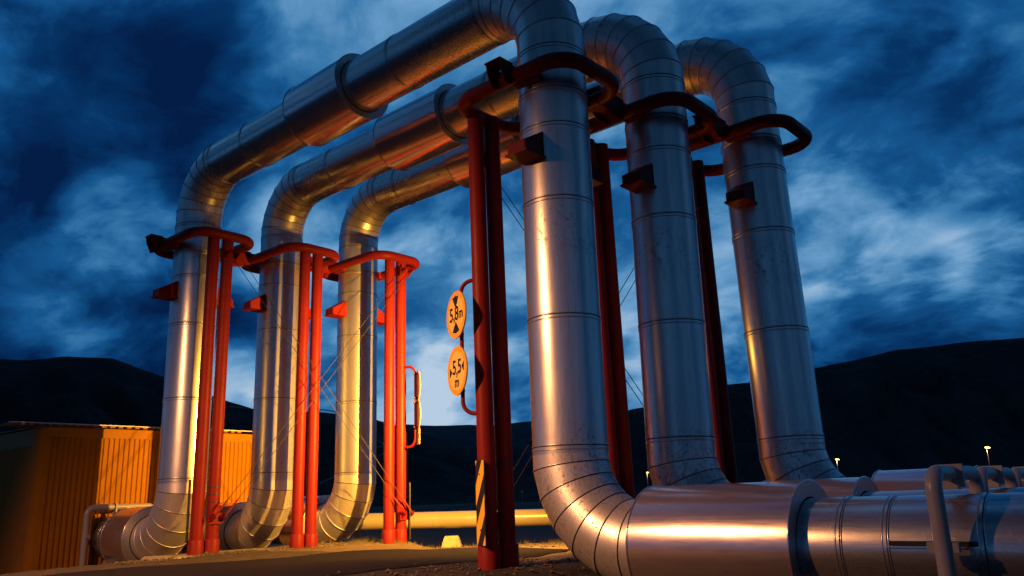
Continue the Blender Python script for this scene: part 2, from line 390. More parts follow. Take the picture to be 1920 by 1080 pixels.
def sleeve(root, c0, c1, SR=SR):
    mb = MB(); c0 = Vector(c0); c1 = Vector(c1); d = (c1-c0).normalized(); Ln = (c1-c0).length
    mb.sweep([c0, c1], SR, 80, caps=False)
    for c in (c0+d*.006, c1-d*.006): mb.bead(c, d, SR+.002, .008)
    n_ = (Vector((0, -1, .55))).normalized(); mb.box((c0+c1)/2+n_*(SR+.0005), (.012, .002, Ln/2-.02), (d.cross(n_), n_, d))
    sl = mb.build('expansion_sleeve', M['clad_sleeve'], root)
    for c, sg in ((c0, -1), (c1, 1)):
        mb = MB(); seg = 80; vo = []; vi = []
        u = Vector((0, 0, 1)); w = d.cross(u)
        for k in range(seg):
            t_ = 2*math.pi*k/seg; e = u*math.cos(t_)+w*math.sin(t_)
            vo.append(c+e*(SR-.001)); vi.append(c+e*(PR+.012)-d*sg*.004)
        vj = [v-d*sg*.05-(v-c).normalized()*0 for v in vi]
        mb.add(vo+vi+vj, [(k, (k+1) % seg, seg+(k+1) % seg, seg+k) for k in range(seg)]+[(seg+k, seg+(k+1) % seg, 2*seg+(k+1) % seg, 2*seg+k) for k in range(seg)])
        for k in range(0, seg, 4):
            t_ = 2*math.pi*(k+.5)/seg; e = u*math.cos(t_)+w*math.sin(t_)
            mb.box(c+e*(SR-.012)+d*sg*.003, (.004, .004, .003), (u, w, d))
        mb.build('end_flange', M['flange'], sl)
def wedge(root, x, y, sy, name='bearing_bracket'):
    # red wedge of welded plates standing out from the pipe under the collar
    mb = MB(); w = .12; zb = 4.29; y0 = y+sy*.36; y1 = y+sy*.70
    mb.box(((x), (y0+y1)/2, zb), (w+.03, abs(y1-y0)/2+.02, .012))
    for s in (-1, 1):
        X = x+s*w
        mb.prism([(X-.008, y0, zb+.012), (X-.008, y1, zb+.012), (X-.008, y1, zb+.12), (X-.008, y0, zb+.32)], (.016, 0, 0))
    mb.box((x, y1, zb+.07), (w, .008, .058)); mb.box((x, y0, zb+.16), (w+.02, .012, .17))
    mb.prism([(x-w, y1, zb+.118), (x+w, y1, zb+.118), (x+w, y0, zb+.318), (x-w, y0, zb+.318)], (0, 0, .012))
    return mb.build(name, M['red'], root)
SLEEVE_X = {1: (-4.98, -3.61), 2: (-4.80, -3.27), 3: (-4.62, -2.95)}
RS = {1: (.98, 2.50), 2: (.98+.396, 2.41), 3: (2.09, 3.12)}
words = {1: ('nearest insulated steel pipeline arching over the road, closest to the camera', 'insulated pipeline'),
         2: ('middle insulated steel pipeline arching over the road between the other two', 'insulated pipeline'),
         3: ('farthest insulated steel pipeline arching over the road, rightmost of the three', 'insulated pipeline')}
for i in (1, 2, 3):
    rx, ry = LX['R%d' % i]; lx, ly = LX['L%d' % i]
    h0 = H0+(0, .023, .10)[i-1]; hh = H+(0, .023, .107)[i-1]*(.4)
    root = empty('steam_pipeline', (rx, ry, -.4), words[i][0], words[i][1], 'insulated pipelines arching over the road')
    sx_b, sx_t = ((0, 0), (-.035, .0), (.035, -.055))[i-1]
    seams = [1.15, 2.508+(.0, .0, .0)[i-1], 3.824, 4.70, 5.14, 5.68]
    zb, zt = h0+BR, hh-BR
    straight(root, 'upright_pipe', (rx+sx_b, ry, zb), (rx+sx_t, ry, zt), [s+(0, .11, .11)[i-1]-zb for s in seams], M['clad_v'])
    straight(root, 'upright_pipe', (lx, ly, zb), (lx, ly, zt), [s+(0, .09, .07)[i-1]-zb for s in seams], M['clad_v'])
    dtop = Vector((rx-lx, ry-ly, 0)).normalized()
    elbow(root, (rx+sx_b+BR, ry, zb), (-1, 0, 0), (0, 0, -1))
    elbow(root, (lx-BR, ly, zb), (1, 0, 0), (0, 0, -1))
    elbow(root, (rx+sx_t-dtop.x*BR, ry-dtop.y*BR, zt), dtop, (0, 0, 1))
    elbow(root, (lx+dtop.x*BR, ly+dtop.y*BR, zt), -dtop, (0, 0, 1))
    A = Vector((lx, ly, hh)); B = Vector((rx+sx_t, ry, hh))
    A2 = A+dtop*BR; B2 = B-dtop*BR
    sa, sb = [(X-A2.x)/dtop.x for X in SLEEVE_X[i]]
    cuts = [.03, (-6.46-A2.x)/dtop.x + .12*(i-1)]+[(-2.6-A2.x)/dtop.x+.3*(i-1), (B2-A2).length-.04]
    straight(root, 'overhead_pipe', A2, B2, [c for c in cuts if c < sa or c > sb], M['clad_x'])
    sleeve(root, A2+dtop*sa, A2+dtop*sb, .505)
    x0, x1 = RS[i]; zr = h0
    straight(root, 'ground_pipe', (rx+sx_b+BR, ry, zr), (11, ry, zr), [q-(rx+sx_b+BR) for q in ((2.83, 3.18, 3.83, 5.0, 7.4) if i == 1 else (3.0, 3.9, 5.4, 7.4)) if q > x1+.1], M['clad_x'])
    sleeve(root, (x0, ry, zr), (x1, ry, zr))
    straight(root, 'ground_pipe', (lx-BR, ly, zr), (-11.0 if i < 3 else -14, ly, zr), [1.35], M['clad_x'])
    sleeve(root, (lx-BR-.02-.86, ly, zr), (lx-BR-.02, ly, zr))
    for (x, y) in ((rx+(sx_b*.25+sx_t*.75), ry), (lx, ly)):
        wedge(root, x, y, -1); wedge(root, x, y, 1)
    if i == 1:
        mb = MB(); n_ = Vector((0, -math.cos(.10), math.sin(.10)))
        mb.box(Vector((3.505, ry, zr))+n_*(PR+.010), (.31, .012, .004), (Vector((1, 0, 0)), n_, n_.cross(Vector((1, 0, 0)))))
        mb.build('lap_strip', M['clad_sleeve'], root)
        mb = MB(); n_ = Vector((0, -math.cos(.16), math.sin(.16)))
        mb.box(Vector((3.505, ry, zr))+n_*(PR+.002), (.31, .003, .018), (Vector((1, 0, 0)), n_, n_.cross(Vector((1, 0, 0)))))
        mb.build('open_slot', M['dark'], root)

# ------------------------------------------------------------------ red support frames: collar tube on a pair of posts
ZR, TR = 5.30, .087
def rounded(x0, x1, y0, y1, r, z, n=10):
    out = []
    for (cx, cy, t0) in ((x1-r, y1-r, 0), (x0+r, y1-r, 90), (x0+r, y0+r, 180), (x1-r, y0+r, 270)):
        out += [Vector((cx+r*math.cos(R_(t0+90*k/n)), cy+r*math.sin(R_(t0+90*k/n)), z)) for k in range(n+1)]
    return out
def frame(leg, side, dx, dy, label, linklen, first=False):
    X, Y = LX[leg]; s = -1 if side == 'R' else 1
    root = empty('pipe_stand', (X+s*1.0+dx, Y, -.06), label, 'support frame', 'red tubular frames holding the uprights')
    lean = -.0105 if side == 'R' else 0.0
    posts = ((s*1.045+dx, -.201), (s*1.0+dx, .045)) if side == 'R' else ((s*.965+dx, -.209), (s*1.012+dx, .035))
    for k, (px, py) in enumerate(posts):
        def at_(z): return (X+px+lean*(z-2.9), Y+py, z)
        mb = MB(); mb.sweep([at_(-.05), at_(ZR)], .0985, 40); po = mb.build('post', M['red'], root)
        mb = MB(); mb.sweep([at_(-.12), at_(.17), at_(.18), at_(.181)], .124, 40, rad=[1, 1, .97, .8]); mb.build('base_sleeve', M['red'], po)
    # collar
    if side == 'R': a, b_ = X-1.09+dx*.5, X+.62
    else: a, b_ = X-.64, X+1.07+dx
    mb = MB(); mb.sweep(rounded(a, b_, Y-.56, Y+.56, .34, ZR), TR, 24, closed=True)
    for cx in (a+.34, b_-.34):
        for cy in (-.56, .56): mb.bead((cx, Y+cy, ZR), (1, 0, 0), TR+.001, .004, 32)
    mb.build('collar_tube', M['red'], root)
    # cross bars inside the collar under the pipe bearings
    for sy in (-1, 1):
        mb = MB(); mb.box((X, Y+sy*.47, ZR-.02), (.16, .05, .07)); mb.build('bearing_pad', M['red'], root)
    # link bracket: welded channel from the front of the collar
    bx = (X-.22) if side == 'R' else (X-.26)
    y0, y1 = Y-.56-.04, Y-.56-linklen
    mb = MB(); w = .10
    mb.box((bx, (y0+y1)/2, ZR+.145), (w+.02, (y0-y1)/2+.01, .008))
    for q in (-1, 1):
        mb.prism([(bx+q*w-.007, y0+.10, ZR+.137), (bx+q*w-.007, y1, ZR+.137), (bx+q*w-.007, y1+.02, ZR+.02), (bx+q*w-.007, y1+(y0-y1)*.5, ZR-.14), (bx+q*w-.007, y0, ZR-.10)], (.014, 0, 0))
    if linklen > .3: mb.box((bx, (y0+y1)/2, ZR-.06), (w, (y0-y1)/2, .008))
    mb.build('link_bracket', M['red'], root)
    return root, posts
FR = {}
FR['R1'] = frame('R1', 'R', 0, 0, 'red support frame nearest the camera, carrying the two round limit signs', .24)
FR['R2'] = frame('R2', 'R', .113, 0, 'red support frame between the first and second large uprights on the right', .57)
FR['R3'] = frame('R3', 'R', .118, 0, 'red support frame holding the rightmost pipe upright', .50)
FR['L1'] = frame('L1', 'L', 0, 0, 'red support frame at the left end, standing before the ochre building', .24)
FR['L2'] = frame('L2', 'L', .153, 0, 'red support frame in the middle of the far row of three', .57)
FR['L3'] = frame('L3', 'L', .278, 0, 'red support frame of the far row with signs seen from behind', .50)
def post_xy(leg, k):
    X, Y = LX[leg]; p = FR[leg][1][k]; return X+p[0], Y+p[1]

# sign brackets (bent tubes), children of the frames
def handle(root, foot, out, z0, z1, r=.024):
    f = Vector((foot[0], foot[1], 0)); o = Vector((out[0], out[1], 0)); d = (o-f); Ln = d.length; d.normalize(); q = min(.17, Ln*.8)
    p = [f+Vector((0, 0, z0))]+arc(o-d*q+Vector((0, 0, z0+q)), (0, 0, -1), d, q, 8) + arc(o-d*q+Vector((0, 0, z1-q)), d, (0, 0, 1), q, 8)+[f+Vector((0, 0, z1))]
    mb = MB(); mb.sweep(p, r, 16); return mb.build('sign_bracket', M['red'], root)
hx, hy = post_xy('R1', 0)
P_a = at_axis(866, 640, 1, -.30)
handle(FR['R1'][0], (hx-.07, hy-.02), (P_a.x, -.30), at_axis(898, 775, 1, -.2).z+.0, at_axis(888, 527, 1, -.2).z)
hx3, hy3 = post_xy('L3', 1)
Q_a = at_axis(779, 760, 0, -6.10)
handle(FR['L3'][0], (hx3+.06, hy3+.0), (Q_a.x, Q_a.y), at_axis(770, 838, 0, -6.2).z, at_axis(770, 687, 0, -6.2).z)

# ------------------------------------------------------------------ signs
def text_mesh(s, size, font_off=0):
    cu = bpy.data.curves.new('t', 'FONT'); cu.body = s; cu.size = size; cu.align_x = 'CENTER'; cu.align_y = 'CENTER'; cu.offset = font_off; cu.extrude = .0006
    o = bpy.data.objects.new('t', cu); col.objects.link(o); bpy.context.view_layer.update()
    dg = bpy.context.evaluated_depsgraph_get(); me = o.evaluated_get(dg).to_mesh()
    vs = [tuple(v.co) for v in me.vertices]; fs = [tuple(p.vertices) for p in me.polygons]
    o.evaluated_get(dg).to_mesh_clear(); bpy.data.objects.remove(o); bpy.data.curves.remove(cu); return vs, fs
def round_sign(c, az, dia, kind, label, back):
    n = Vector((math.cos(R_(az)), math.sin(R_(az)), 0)); u = Vector((0, 0, 1)); r = u.cross(n)   # r: to the right as one reads the face
    c = Vector(c); root = empty('limit_sign', c, label, 'road sign', 'round limit signs')
    def P(a, b, k=0): return c+r*a+u*b+n*k
    R0 = dia/2; seg = 56
    mb = MB(); mb.sweep([P(0, 0, -.012), P(0, 0, 0)], R0, seg)
    mb.build('panel', M['signback'], root)
    mb = MB(); vo = [P(R0*.995*math.cos(t_), R0*.995*math.sin(t_), .003) for t_ in [2*math.pi*k/seg for k in range(seg)]]; vi = [c+n*.003+(v-c-n*.003)*.80 for v in vo]
    mb.add(vo+vi, [(k, (k+1) % seg, seg+(k+1) % seg, seg+k) for k in range(seg)]); mb.build('border', M['signb'], root)
    mb = MB(); mb.add(vi, [tuple(range(seg))]); mb.build('face', M['signy'], root)
    if kind:
        mb = MB()
        def put(s, size, a, b, sx=1, off=.004):
            vs, fs = text_mesh(s, size, off); mb.add([P(x*sx+a, y+b, .005+z) for x, y, z in vs], fs)
        if kind == '58':
            put('5', .23, -.130, .005); put(',', .23, -.050, .005); put('8', .23, .025, .005); put('m', .17, .150, -.008, .9)
            mb.add([P(-.09, .205, .0055), P(.09, .205, .0055), P(0, .075, .0055), P(0, .226, .0055)], [(0, 2, 1, 3)])
            mb.add([P(-.10, -.200, .0055), P(.10, -.200, .0055), P(0, -.080, .0055), P(0, -.222, .0055)], [(0, 3, 1, 2)])
        else:
            put('5', .23, -.070, .035); put(',', .23, .005, .02); put('5', .23, .080, .035); put('m', .17, 0, -.135)
            mb.add([P(-.205, .06, .0055), P(-.205, -.07, .0055), P(-.135, -.005, .0055)], [(0, 1, 2)])
            mb.add([P(.205, .09, .0055), P(.205, -.03, .0055), P(.14, .03, .0055)], [(0, 2, 1)])
        mb.build('lettering', M['black'], root)
    for zz_ in (-.23, .23):
        mb = MB(); mb.box(P(back, zz_*dia/.57, -.03), (.045, .018, .010), (r, n, u)); mb.box(P(back, zz_*dia/.57, -.085), (.033, .006, .010), (r, n, u))
        mb.box(P(back-.03, zz_*dia/.57, -.06), (.004, .03, .010), (r, n, u)); mb.box(P(back+.03, zz_*dia/.57, -.06), (.004, .03, .010), (r, n, u))
        mb.build('clamp', M['cable'], root)
    return root
hv = Vector((P_a.x, -.30, 0)); az = 248; nn = Vector((math.cos(R_(az)), math.sin(R_(az)), 0))
def on_handle(px, py):
    # centre of a sign whose plane stands just in front of the bracket tube
    best = None
    p0 = hv+nn*.075
    d = ray(px, py); tt = (p0-CAM).dot(nn)/d.dot(nn); return CAM+d*tt
for (px, py, kd, lb) in ((855, 590, '58', 'round yellow sign reading 5,8 m, the upper of two on the near red post'), (857, 695, '55', 'round yellow sign reading 5,5 m, the lower of two on the near red post')):
    c = on_handle(px, py); rr = Vector((0, 0, 1)).cross(nn); back = (hv-c).dot(rr)
    round_sign(c, az, .565, kd, lb, back)
az3 = 57; n3v = Vector((math.cos(R_(az3)), math.sin(R_(az3)), 0)); hq = Vector((Q_a.x, Q_a.y, 0))
for (py, lb) in ((724, 'round sign seen from behind, topmost on the far red frame'), (778, 'round sign seen from behind, below the topmost on the far frame')):
    z = at_axis(784, py, 0, -6.1).z; round_sign(Vector((hq.x, hq.y, z))+n3v*.05+Vector((0, 0, 1)).cross(n3v)*-.02, az3, .56, None, lb, .0)
z = at_axis(784, 817, 0, -6.1).z; c = Vector((hq.x, hq.y, z))+n3v*.05; r3 = Vector((0, 0, 1)).cross(n3v)
rt = empty('plate_sign', c, 'small rectangular plate sign seen edge-on below two round signs', 'road sign')
mb = MB(); mb.box(c, (.14, .006, .16), (r3, n3v, Vector((0, 0, 1)))); mb.build('panel', M['signback'], rt)
mb = MB(); mb.box(c-n3v*.03+Vector((0, 0, .08)), (.04, .025, .01), (r3, n3v, Vector((0, 0, 1)))); mb.build('clamp', M['cable'], rt)

def stripe_board(c, az, w, h, label):
    n = Vector((math.cos(R_(az)), math.sin(R_(az)), 0)); u = Vector((0, 0, 1)); r = u.cross(n); c = Vector(c)
    root = empty('hazard_board', c-u*h/2, label, 'hazard board', 'striped hazard boards on the gate posts')
    mb = MB(); mb.box(c, (w/2, .008, h/2), (r, n, u)); mb.build('panel', M['black'], root)
    mb = MB(); per = .43; rise = .34
    for k in range(-2, 5):
        z0 = -h/2+per*k-.02; z1 = z0+per*.52
        # band between lines z=z0+rise*t and z=z1+rise*t, t in 0..1 across the board, clipped to the board
        poly = [(-.5, z0), (.5, z0+rise), (.5, z1+rise), (-.5, z1)]
        def clip(poly, lim, sgn):
            out = []
            for i in range(len(poly)):
                a, b_ = poly[i], poly[(i+1) % len(poly)]; fa = sgn*(lim-a[1]); fb = sgn*(lim-b_[1])
                if fa >= 0: out.append(a)
                if (fa > 0) != (fb > 0) and fa != fb:
                    t_ = fa/(fa-fb); out.append((a[0]+(b_[0]-a[0])*t_, a[1]+(b_[1]-a[1])*t_))
            return out
        poly = clip(poly, h/2-.004, 1)
        if len(poly) > 2: poly = clip(poly, -h/2+.004, -1)
        if len(poly) > 2: mb.add([c+r*(a*w*.98)+u*b_+n*.0095 for a, b_ in poly], [tuple(range(len(poly)))])
    mb.build('yellow_stripes', M['board_y'], root)
    for zz_ in (-h*.32, h*.33):
        mb = MB(); mb.sweep([c+u*zz_+n*.008, c+u*zz_+n*.016], .009, 10); mb.build('bolt', M['cable'], root)
bc = (at_axis(899, 862, 1, -.34)+at_axis(905, 1024, 1, -.34))/2
stripe_board((bc.x, bc.y, (1.09+.17)/2), 248, .22, .90, 'tall yellow and black striped board on the near red post')
bx, by = post_xy('L1', 0); stripe_board((bx-.09, by-.11, .63), 236, .22, .98, 'striped board seen edge-on at the leftmost red post')
bx, by = post_xy('L3', 1); stripe_board((bx+.13, by+.09, .50), 56, .22, 1.0, 'striped board seen edge-on beside the far frame with back-turned signs')

# ------------------------------------------------------------------ bracing cables and their lugs
def lug(leg, k, z, sx):
    x, y = post_xy(leg, k); X = x+(.10)*sx; root = FR[leg][0]
    mb = MB(); mb.box((X+.01*sx, y, z), (.012, .115, .085))
    for q in (-1, 1):
        mb.prism([(X, y+q*.09-.006, z-.075), (X+.16*sx, y+q*.09-.006, z+.02), (X+.16*sx, y+q*.09-.006, z+.075), (X, y+q*.09-.006, z+.075)], (0, .012, 0))
    mb.build('cable_lug', M['red'], root)
    return [Vector((X+.12*sx, y+q*.09, z+.03)) for q in (-1, 1)]
def cable(a, b_, label, turn=True):
    root = empty('bracing_cable', a, label, 'bracing cable', 'crossed bracing cables')
    d = (b_-a).normalized()
    mb = MB(); mb.sweep([a, b_], .0055, 8); mb.build('wire', M['cable'], root)
    mb = MB(); mb.sweep([a-d*.02, a+d*.05, a+d*.06, a+d*.30, a+d*.31, a+d*.36], .013, 10, rad=[1, 1, 1.35, 1.35, .9, .7]); mb.build('turnbuckle', M['red'], root)
lo1 = lug('L1', 1, .50, 1); hi1 = lug('L1', 1, 4.92, 1); lo3 = lug('L3', 1, .42, 1); hi3 = lug('L3', 1, 5.0, 1)
cable(lo1[0], hi3[0], 'thin cable rising from the leftmost red frame to the far frame, front one')
cable(lo1[1], hi3[1], 'thin cable rising from the leftmost red frame to the far frame, rear one')
cable(lo3[0], hi1[0], 'thin cable falling from the leftmost frame top to the far frame foot, front one')
cable(lo3[1], hi1[1], 'thin cable falling from the leftmost frame top to the far frame foot, rear one')
lo1 = lug('R1', 1, .42, -1); hi1 = lug('R1', 1, 4.75, -1); lo3 = lug('R3', 1, .42, -1); hi3 = lug('R3', 1, 4.95, -1)
cable(lo1[0], hi3[0], 'thin cable rising rightward behind the large near upright, front one')
cable(lo1[1], hi3[1], 'thin cable rising rightward behind the large near upright, rear one')
cable(lo3[0], hi1[0], 'thin cable falling rightward behind the large near upright, front one')
cable(lo3[1], hi1[1], 'thin cable falling rightward behind the large near upright, rear one')
# black bands and a small cable on the posts
def bands(leg, k, zs, name='strap'):
    x, y = post_xy(leg, k)
    for z in zs:
        mb = MB()
        lean = -.0105*(z-2.9) if leg[0] == 'R' else 0
        mb.sweep([(x+lean, y, z-.008), (x+lean, y, z+.008)], .1015, 32)
        mb.build(name, M['black'], FR[leg][0])
bands('R1', 1, (1.00, 1.07)); bands('L1', 1, (.76, .88, 1.0))

# ------------------------------------------------------------------ grey anchor hoops over the ground pipes
def hoop(x, leg, label, zt=.795, r=.056, wide=.62, zbot=-.5):
    X, Y = LX[leg]; y0, y1 = Y-wide, Y+wide; q = .13
    root = empty('pipe_hoop', (x, Y, zbot), label, 'pipe hoop', 'grey tubular hoops over the ground pipes')
    p = [Vector((x, y0, zbot))]+arc((x, y0+q, zt-r-q), (0, -1, 0), (0, 0, 1), q, 10)+arc((x, y1-q, zt-r-q), (0, 0, 1), (0, 1, 0), q, 10)+[Vector((x, y1, zbot))]
    mb = MB(); mb.sweep(p, r, 28); mb.build('hoop_tube', M['grey'], root)
    mb = MB(); mb.box((x, Y-.13, zt-r-.02), (r+.035, .012, .085)); mb.box((x, Y-.13, zt-r-.11), (.05, .05, .01)); mb.build('clamp_plate', M['grey'], root)
    mb = MB(); mb.box((x, y0+.02, .24), (r+.045, .032, .032)); mb.build('side_clamp', M['grey'], root)
hoop(3.63, 'R1', 'grey hoop over the nearest ground pipe, the largest and leftmost of three')
hoop(3.57, 'R2', 'grey hoop over the middle ground pipe, between the other two hoops')
hoop(3.56, 'R3', 'grey hoop over the farthest ground pipe, at the right picture edge')
hoop(-10.72, 'L1', 'grey hoop over the pipe entering the ochre building', zt=.80)
# saddle under the left pipe
rt = empty('pipe_saddle', (-10.25, LX['L1'][1]-.2, -.42), 'pale saddle foot under the sleeved pipe by the building', 'pipe saddle')
mb = MB(); Y = LX['L1'][1]
mb.prism([(-10.42, Y-.50, -.42), (-10.42, Y+.50, -.42), (-10.42, Y+.34, -.16), (-10.42, Y, -.235), (-10.42, Y-.34, -.16), (-10.42, Y-.46, -.30)], (.03, 0, 0)); mb.build('saddle_plate', M['grey'], rt)
mb = MB(); mb.box((-10.41, Y, -.43), (.12, .55, .012)); mb.build('foot_plate', M['grey'], rt)

# ------------------------------------------------------------------ ochre building
BX, BY0, BY1, BZ = -11.0, -1.33, 3.06, 2.20
bl = empty('valve_building', (BX, BY0, -.4), 'low ochre corrugated metal building behind the left uprights', 'building')
def corrugated(mb, a, b_, z0, z1, nrm, pitch=.098, dep=.030):
    a = Vector(a); b_ = Vector(b_); d = (b_-a); Ln = d.length; d.normalize(); nrm = Vector(nrm); n = int(Ln/pitch); pts = []
    for k in range(n):
        s = k*pitch
        for fr, o in ((.0, 0), (.34, 0), (.50, 1), (.84, 1)):
            pts.append(a+d*(s+fr*pitch)+nrm*(dep*o))
    pts.append(b_)
    vs = [(p.x, p.y, z) for p in pts for z in (z0, z1)]
    mb.add(vs, [(2*i, 2*i+2, 2*i+3, 2*i+1) for i in range(len(pts)-1)])
mb = MB(); corrugated(mb, (BX, BY0+.12, 0), (BX, BY1, 0), -.45, BZ-.17, (1, 0, 0)); corrugated(mb, (BX-.12, BY0, 0), (BX-5, BY0, 0), -.45, BZ-.32, (0, -1, 0))
mb.add([(BX, BY1, -.45), (BX-5, BY1, -.45), (BX-5, BY1, BZ), (BX, BY1, BZ)], [(0, 1, 2, 3)]); mb.add([(BX-5, BY0, -.45), (BX-5, BY1, -.45), (BX-5, BY1, BZ), (BX-5, BY0, BZ)], [(0, 1, 2, 3)])
mb.build('wall', M['wall'], bl)
mb = MB()   # rounded corner flashing and the top band
pc = [(BX-.12+.145*math.cos(R_(t_)), BY0+.12+.145*math.sin(R_(t_))) for t_ in range(-90, 1, 10)]
pc = [(BX-.22, BY0-.025)]+pc+[(BX+.025, BY0+.20)]
mb.add([(x, y, z) for x, y in pc for z in (-.45, BZ-.02)], [(2*i, 2*i+2, 2*i+3, 2*i+1) for i in range(len(pc)-1)], True); mb.build('corner_flashing', M['wall'], bl)
mb = MB(); mb.box((BX+.012, (BY0+BY1)/2+.06, BZ-.09), (.016, (BY1-BY0)/2-.06, .088)); mb.build('top_flashing', M['wall'], bl)
mb = MB(); mb.prism([(BX-.12, BY0-.03, BZ-.02), (BX-.12, BY0-.03, BZ-.34), (BX-5, BY0-.03, BZ-.34), (BX-5, BY0-.03, BZ-.02)], (0, .03, 0)); mb.build('fascia', M['wall'], bl)
mb = MB()
mb.prism([(BX+.03, BY0-.06, BZ), (BX-2.6, BY0-.06, BZ+.05), (BX-5.1, BY0-.06, BZ), (BX-5.1, BY0-.06, BZ-.03), (BX-2.6, BY0-.06, BZ+.02), (BX+.03, BY0-.06, BZ-.015)], (0, BY1-BY0+.10, 0)); rf = mb.build('roof', M['wall'], bl)
mb = MB(); n = int((BY1-BY0+.4)/.16)
for k in range(n):
    y = BY0-.45+k*.16; mb.box((BX-.35, y, BZ+.045), (.30, .045, .016))
mb.build('roof_ribs', M['wall'], rf)
mb = MB(); mb.box((BX-.15, (BY0+BY1)/2-.25, BZ+.078), (.06, (BY1-BY0)/2+.22, .010)); mb.build('ridge_strip', M['roofedge'], rf)

# ------------------------------------------------------------------ slim pipeline behind the gate
Pb = at_axis(847, 1021, 2, -.22); Db = (Pb-CAM).dot(FW)
def at_depth(x, y, D): d = ray(x, y); return CAM+d*(D/d.dot(FW))
pa = at_depth(640, 979.5, Db*1.0); pb = at_depth(1060, 969.0, Db*1.0); rad = 15.2/FPX*Db
dd = (pb-pa).normalized()
rt = empty('slim_pipeline', at_depth(847, 975, Db), 'slim cream pipeline running low behind the gate', 'pipeline')
mb = MB(); mb.sweep([pa-dd*.6, pb+dd*14], rad, 40)
for s in (.5, 1.9, 3.0, 4.4, 5.8, 7.5): mb.bead(pa+dd*s, dd, rad, .004, 40)
mb.build('pipe_run', M['pipeline'], rt)
for s in (8.5, 13.5):   # further supports to the right
    pass
# concrete support block under it
c = at_depth(846, 1000, Db); hd = Vector((FW.x, FW.y, 0)).normalized(); rd = Vector((RT.x, RT.y, 0)).normalized()
base = Vector((Pb.x, Pb.y, -.23)); rt = empty('support_block', base, 'tapered concrete block under the slim pipeline', 'support block')
wB, wT, hT = .205, .125, at_depth(846, 1000, Db).z-base.z-.05
mb = MB(); vs = []
for (w_, z) in ((wB, -.05), (wT*1.15, hT-.03), (wT, hT)):
    vs += [base+rd*a*w_+hd*b_*w_*.9+Vector((0, 0, z)) for a, b_ in ((-1, -1), (1, -1), (1, 1), (-1, 1))]
fs = [(0, 1, 5, 4), (1, 2, 6, 5), (2, 3, 7, 6), (3, 0, 4, 7), (4, 5, 9, 8), (5, 6, 10, 9), (6, 7, 11, 10), (7, 4, 8, 11), (8, 9, 10, 11)]
mb.add(vs, fs); mb.build('block', M['concrete'], rt)
mb = MB(); zt = at_depth(846, 994.5, Db).z; mb.sweep([base+Vector((0, 0, hT-.02)), base+Vector((0, 0, zt))], .045, 20); mb.build('stem', M['concrete'], rt)
mb = MB(); mb.box(base+Vector((0, 0, zt)), (.19, .10, .010), (rd, hd, Vector((0, 0, 1)))); mb.build('bearing_plate', M['pipeline'], rt)
# pale support post left of it
c = at_depth(671, 990, Db*.985); rt = empty('support_post', (c.x, c.y, -.35), 'pale square post under the slim pipeline beside the third upright', 'support post')
mb = MB(); zt = at_depth(671, 985, Db*.985).z; mb.box((c.x, c.y, (zt-.45)/2), (.045, .045, (zt+.45)/2), (rd, hd, Vector((0, 0, 1)))); mb.build('post', M['pipeline'], rt)
mb = MB(); mb.box((c.x, c.y, zt+.005), (.06, .06, .008), (rd, hd, Vector((0, 0, 1)))); mb.build('cap', M['pipeline'], rt)

# ------------------------------------------------------------------ far things
def street_lamp(px, py, D, label):
    top = at_dist(px, py, D); gz = -.35
    root = empty('street_lamp', (top.x, top.y, gz), label, 'street lamp', 'distant lit street lamps')
    mb = MB(); mb.sweep([(top.x, top.y, gz), (top.x, top.y, top.z-.1)], .07, 10, rad=[1.3, .8]); mb.build('pole', M['grey'], root)
    mb = MB(); mb.sweep([top+rd*-.1, top+rd*.6], .08, 10, rad=[.7, 1]); hd_ = mb.build('lamp_head', M['grey'], root)
    ld = bpy.data.lights.new('lamp_light', 'POINT'); ld.energy = 700; ld.color = SODIUM; ld.shadow_soft_size = .2
    lo = bpy.data.objects.new('lamp_light', ld); col.objects.link(lo); lo.parent = root; lo.location = top+rd*.35-Vector((0, 0, .45))-root.location
    mb = MB(); c = top+rd*.12; mb.sweep([c-Vector((0, 0, .10)), c, c+Vector((0, 0, .10))], .30, 16, rad=[.7, 1, .8]); mb.build('lit_glass', M['lampglow'], hd_)
street_lamp(1213, 886, 200, 'lit street lamp seen between the first and second right uprights')
street_lamp(1568, 861, 160, 'lit street lamp just right of the third large elbow')
street_lamp(1849, 839, 130, 'lit street lamp against the dark hill at far right')
# pipelines on the far slope
rt = empty('hillside_pipeline', at_dist(660, 860, 260), 'thin pale pipelines zigzagging on the dark far slope', 'pipeline')
mb = MB()
for seg_ in ([(598, 907), (634, 891)], [(700, 822), (735, 841), (760, 842)], [(690, 838), (740, 838)], [(700, 858), (745, 842)], [(590, 772), (604, 768), (640, 773)], [(430, 762), (480, 768)]):
    mb.sweep([at_dist(x, y, 255) for x, y in seg_], .16, 8)
mb.build('pipe_run', M['grey'], rt)
c = at_dist(979, 921, 120); rt = empty('warning_sign', (c.x, c.y, -.35), 'tiny yellow triangular sign on the far plain', 'road sign')
mb = MB(); mb.sweep([(c.x, c.y, -.35), (c.x, c.y, c.z-.2)], .03, 8); mb.build('post', M['grey'], rt)
mb = MB(); mb.prism([c-rd*.22-Vector((0, 0, .17)), c+rd*.22-Vector((0, 0, .17)), c+Vector((0, 0, .22))], hd*.03); mb.build('panel', M['board_y'], rt)
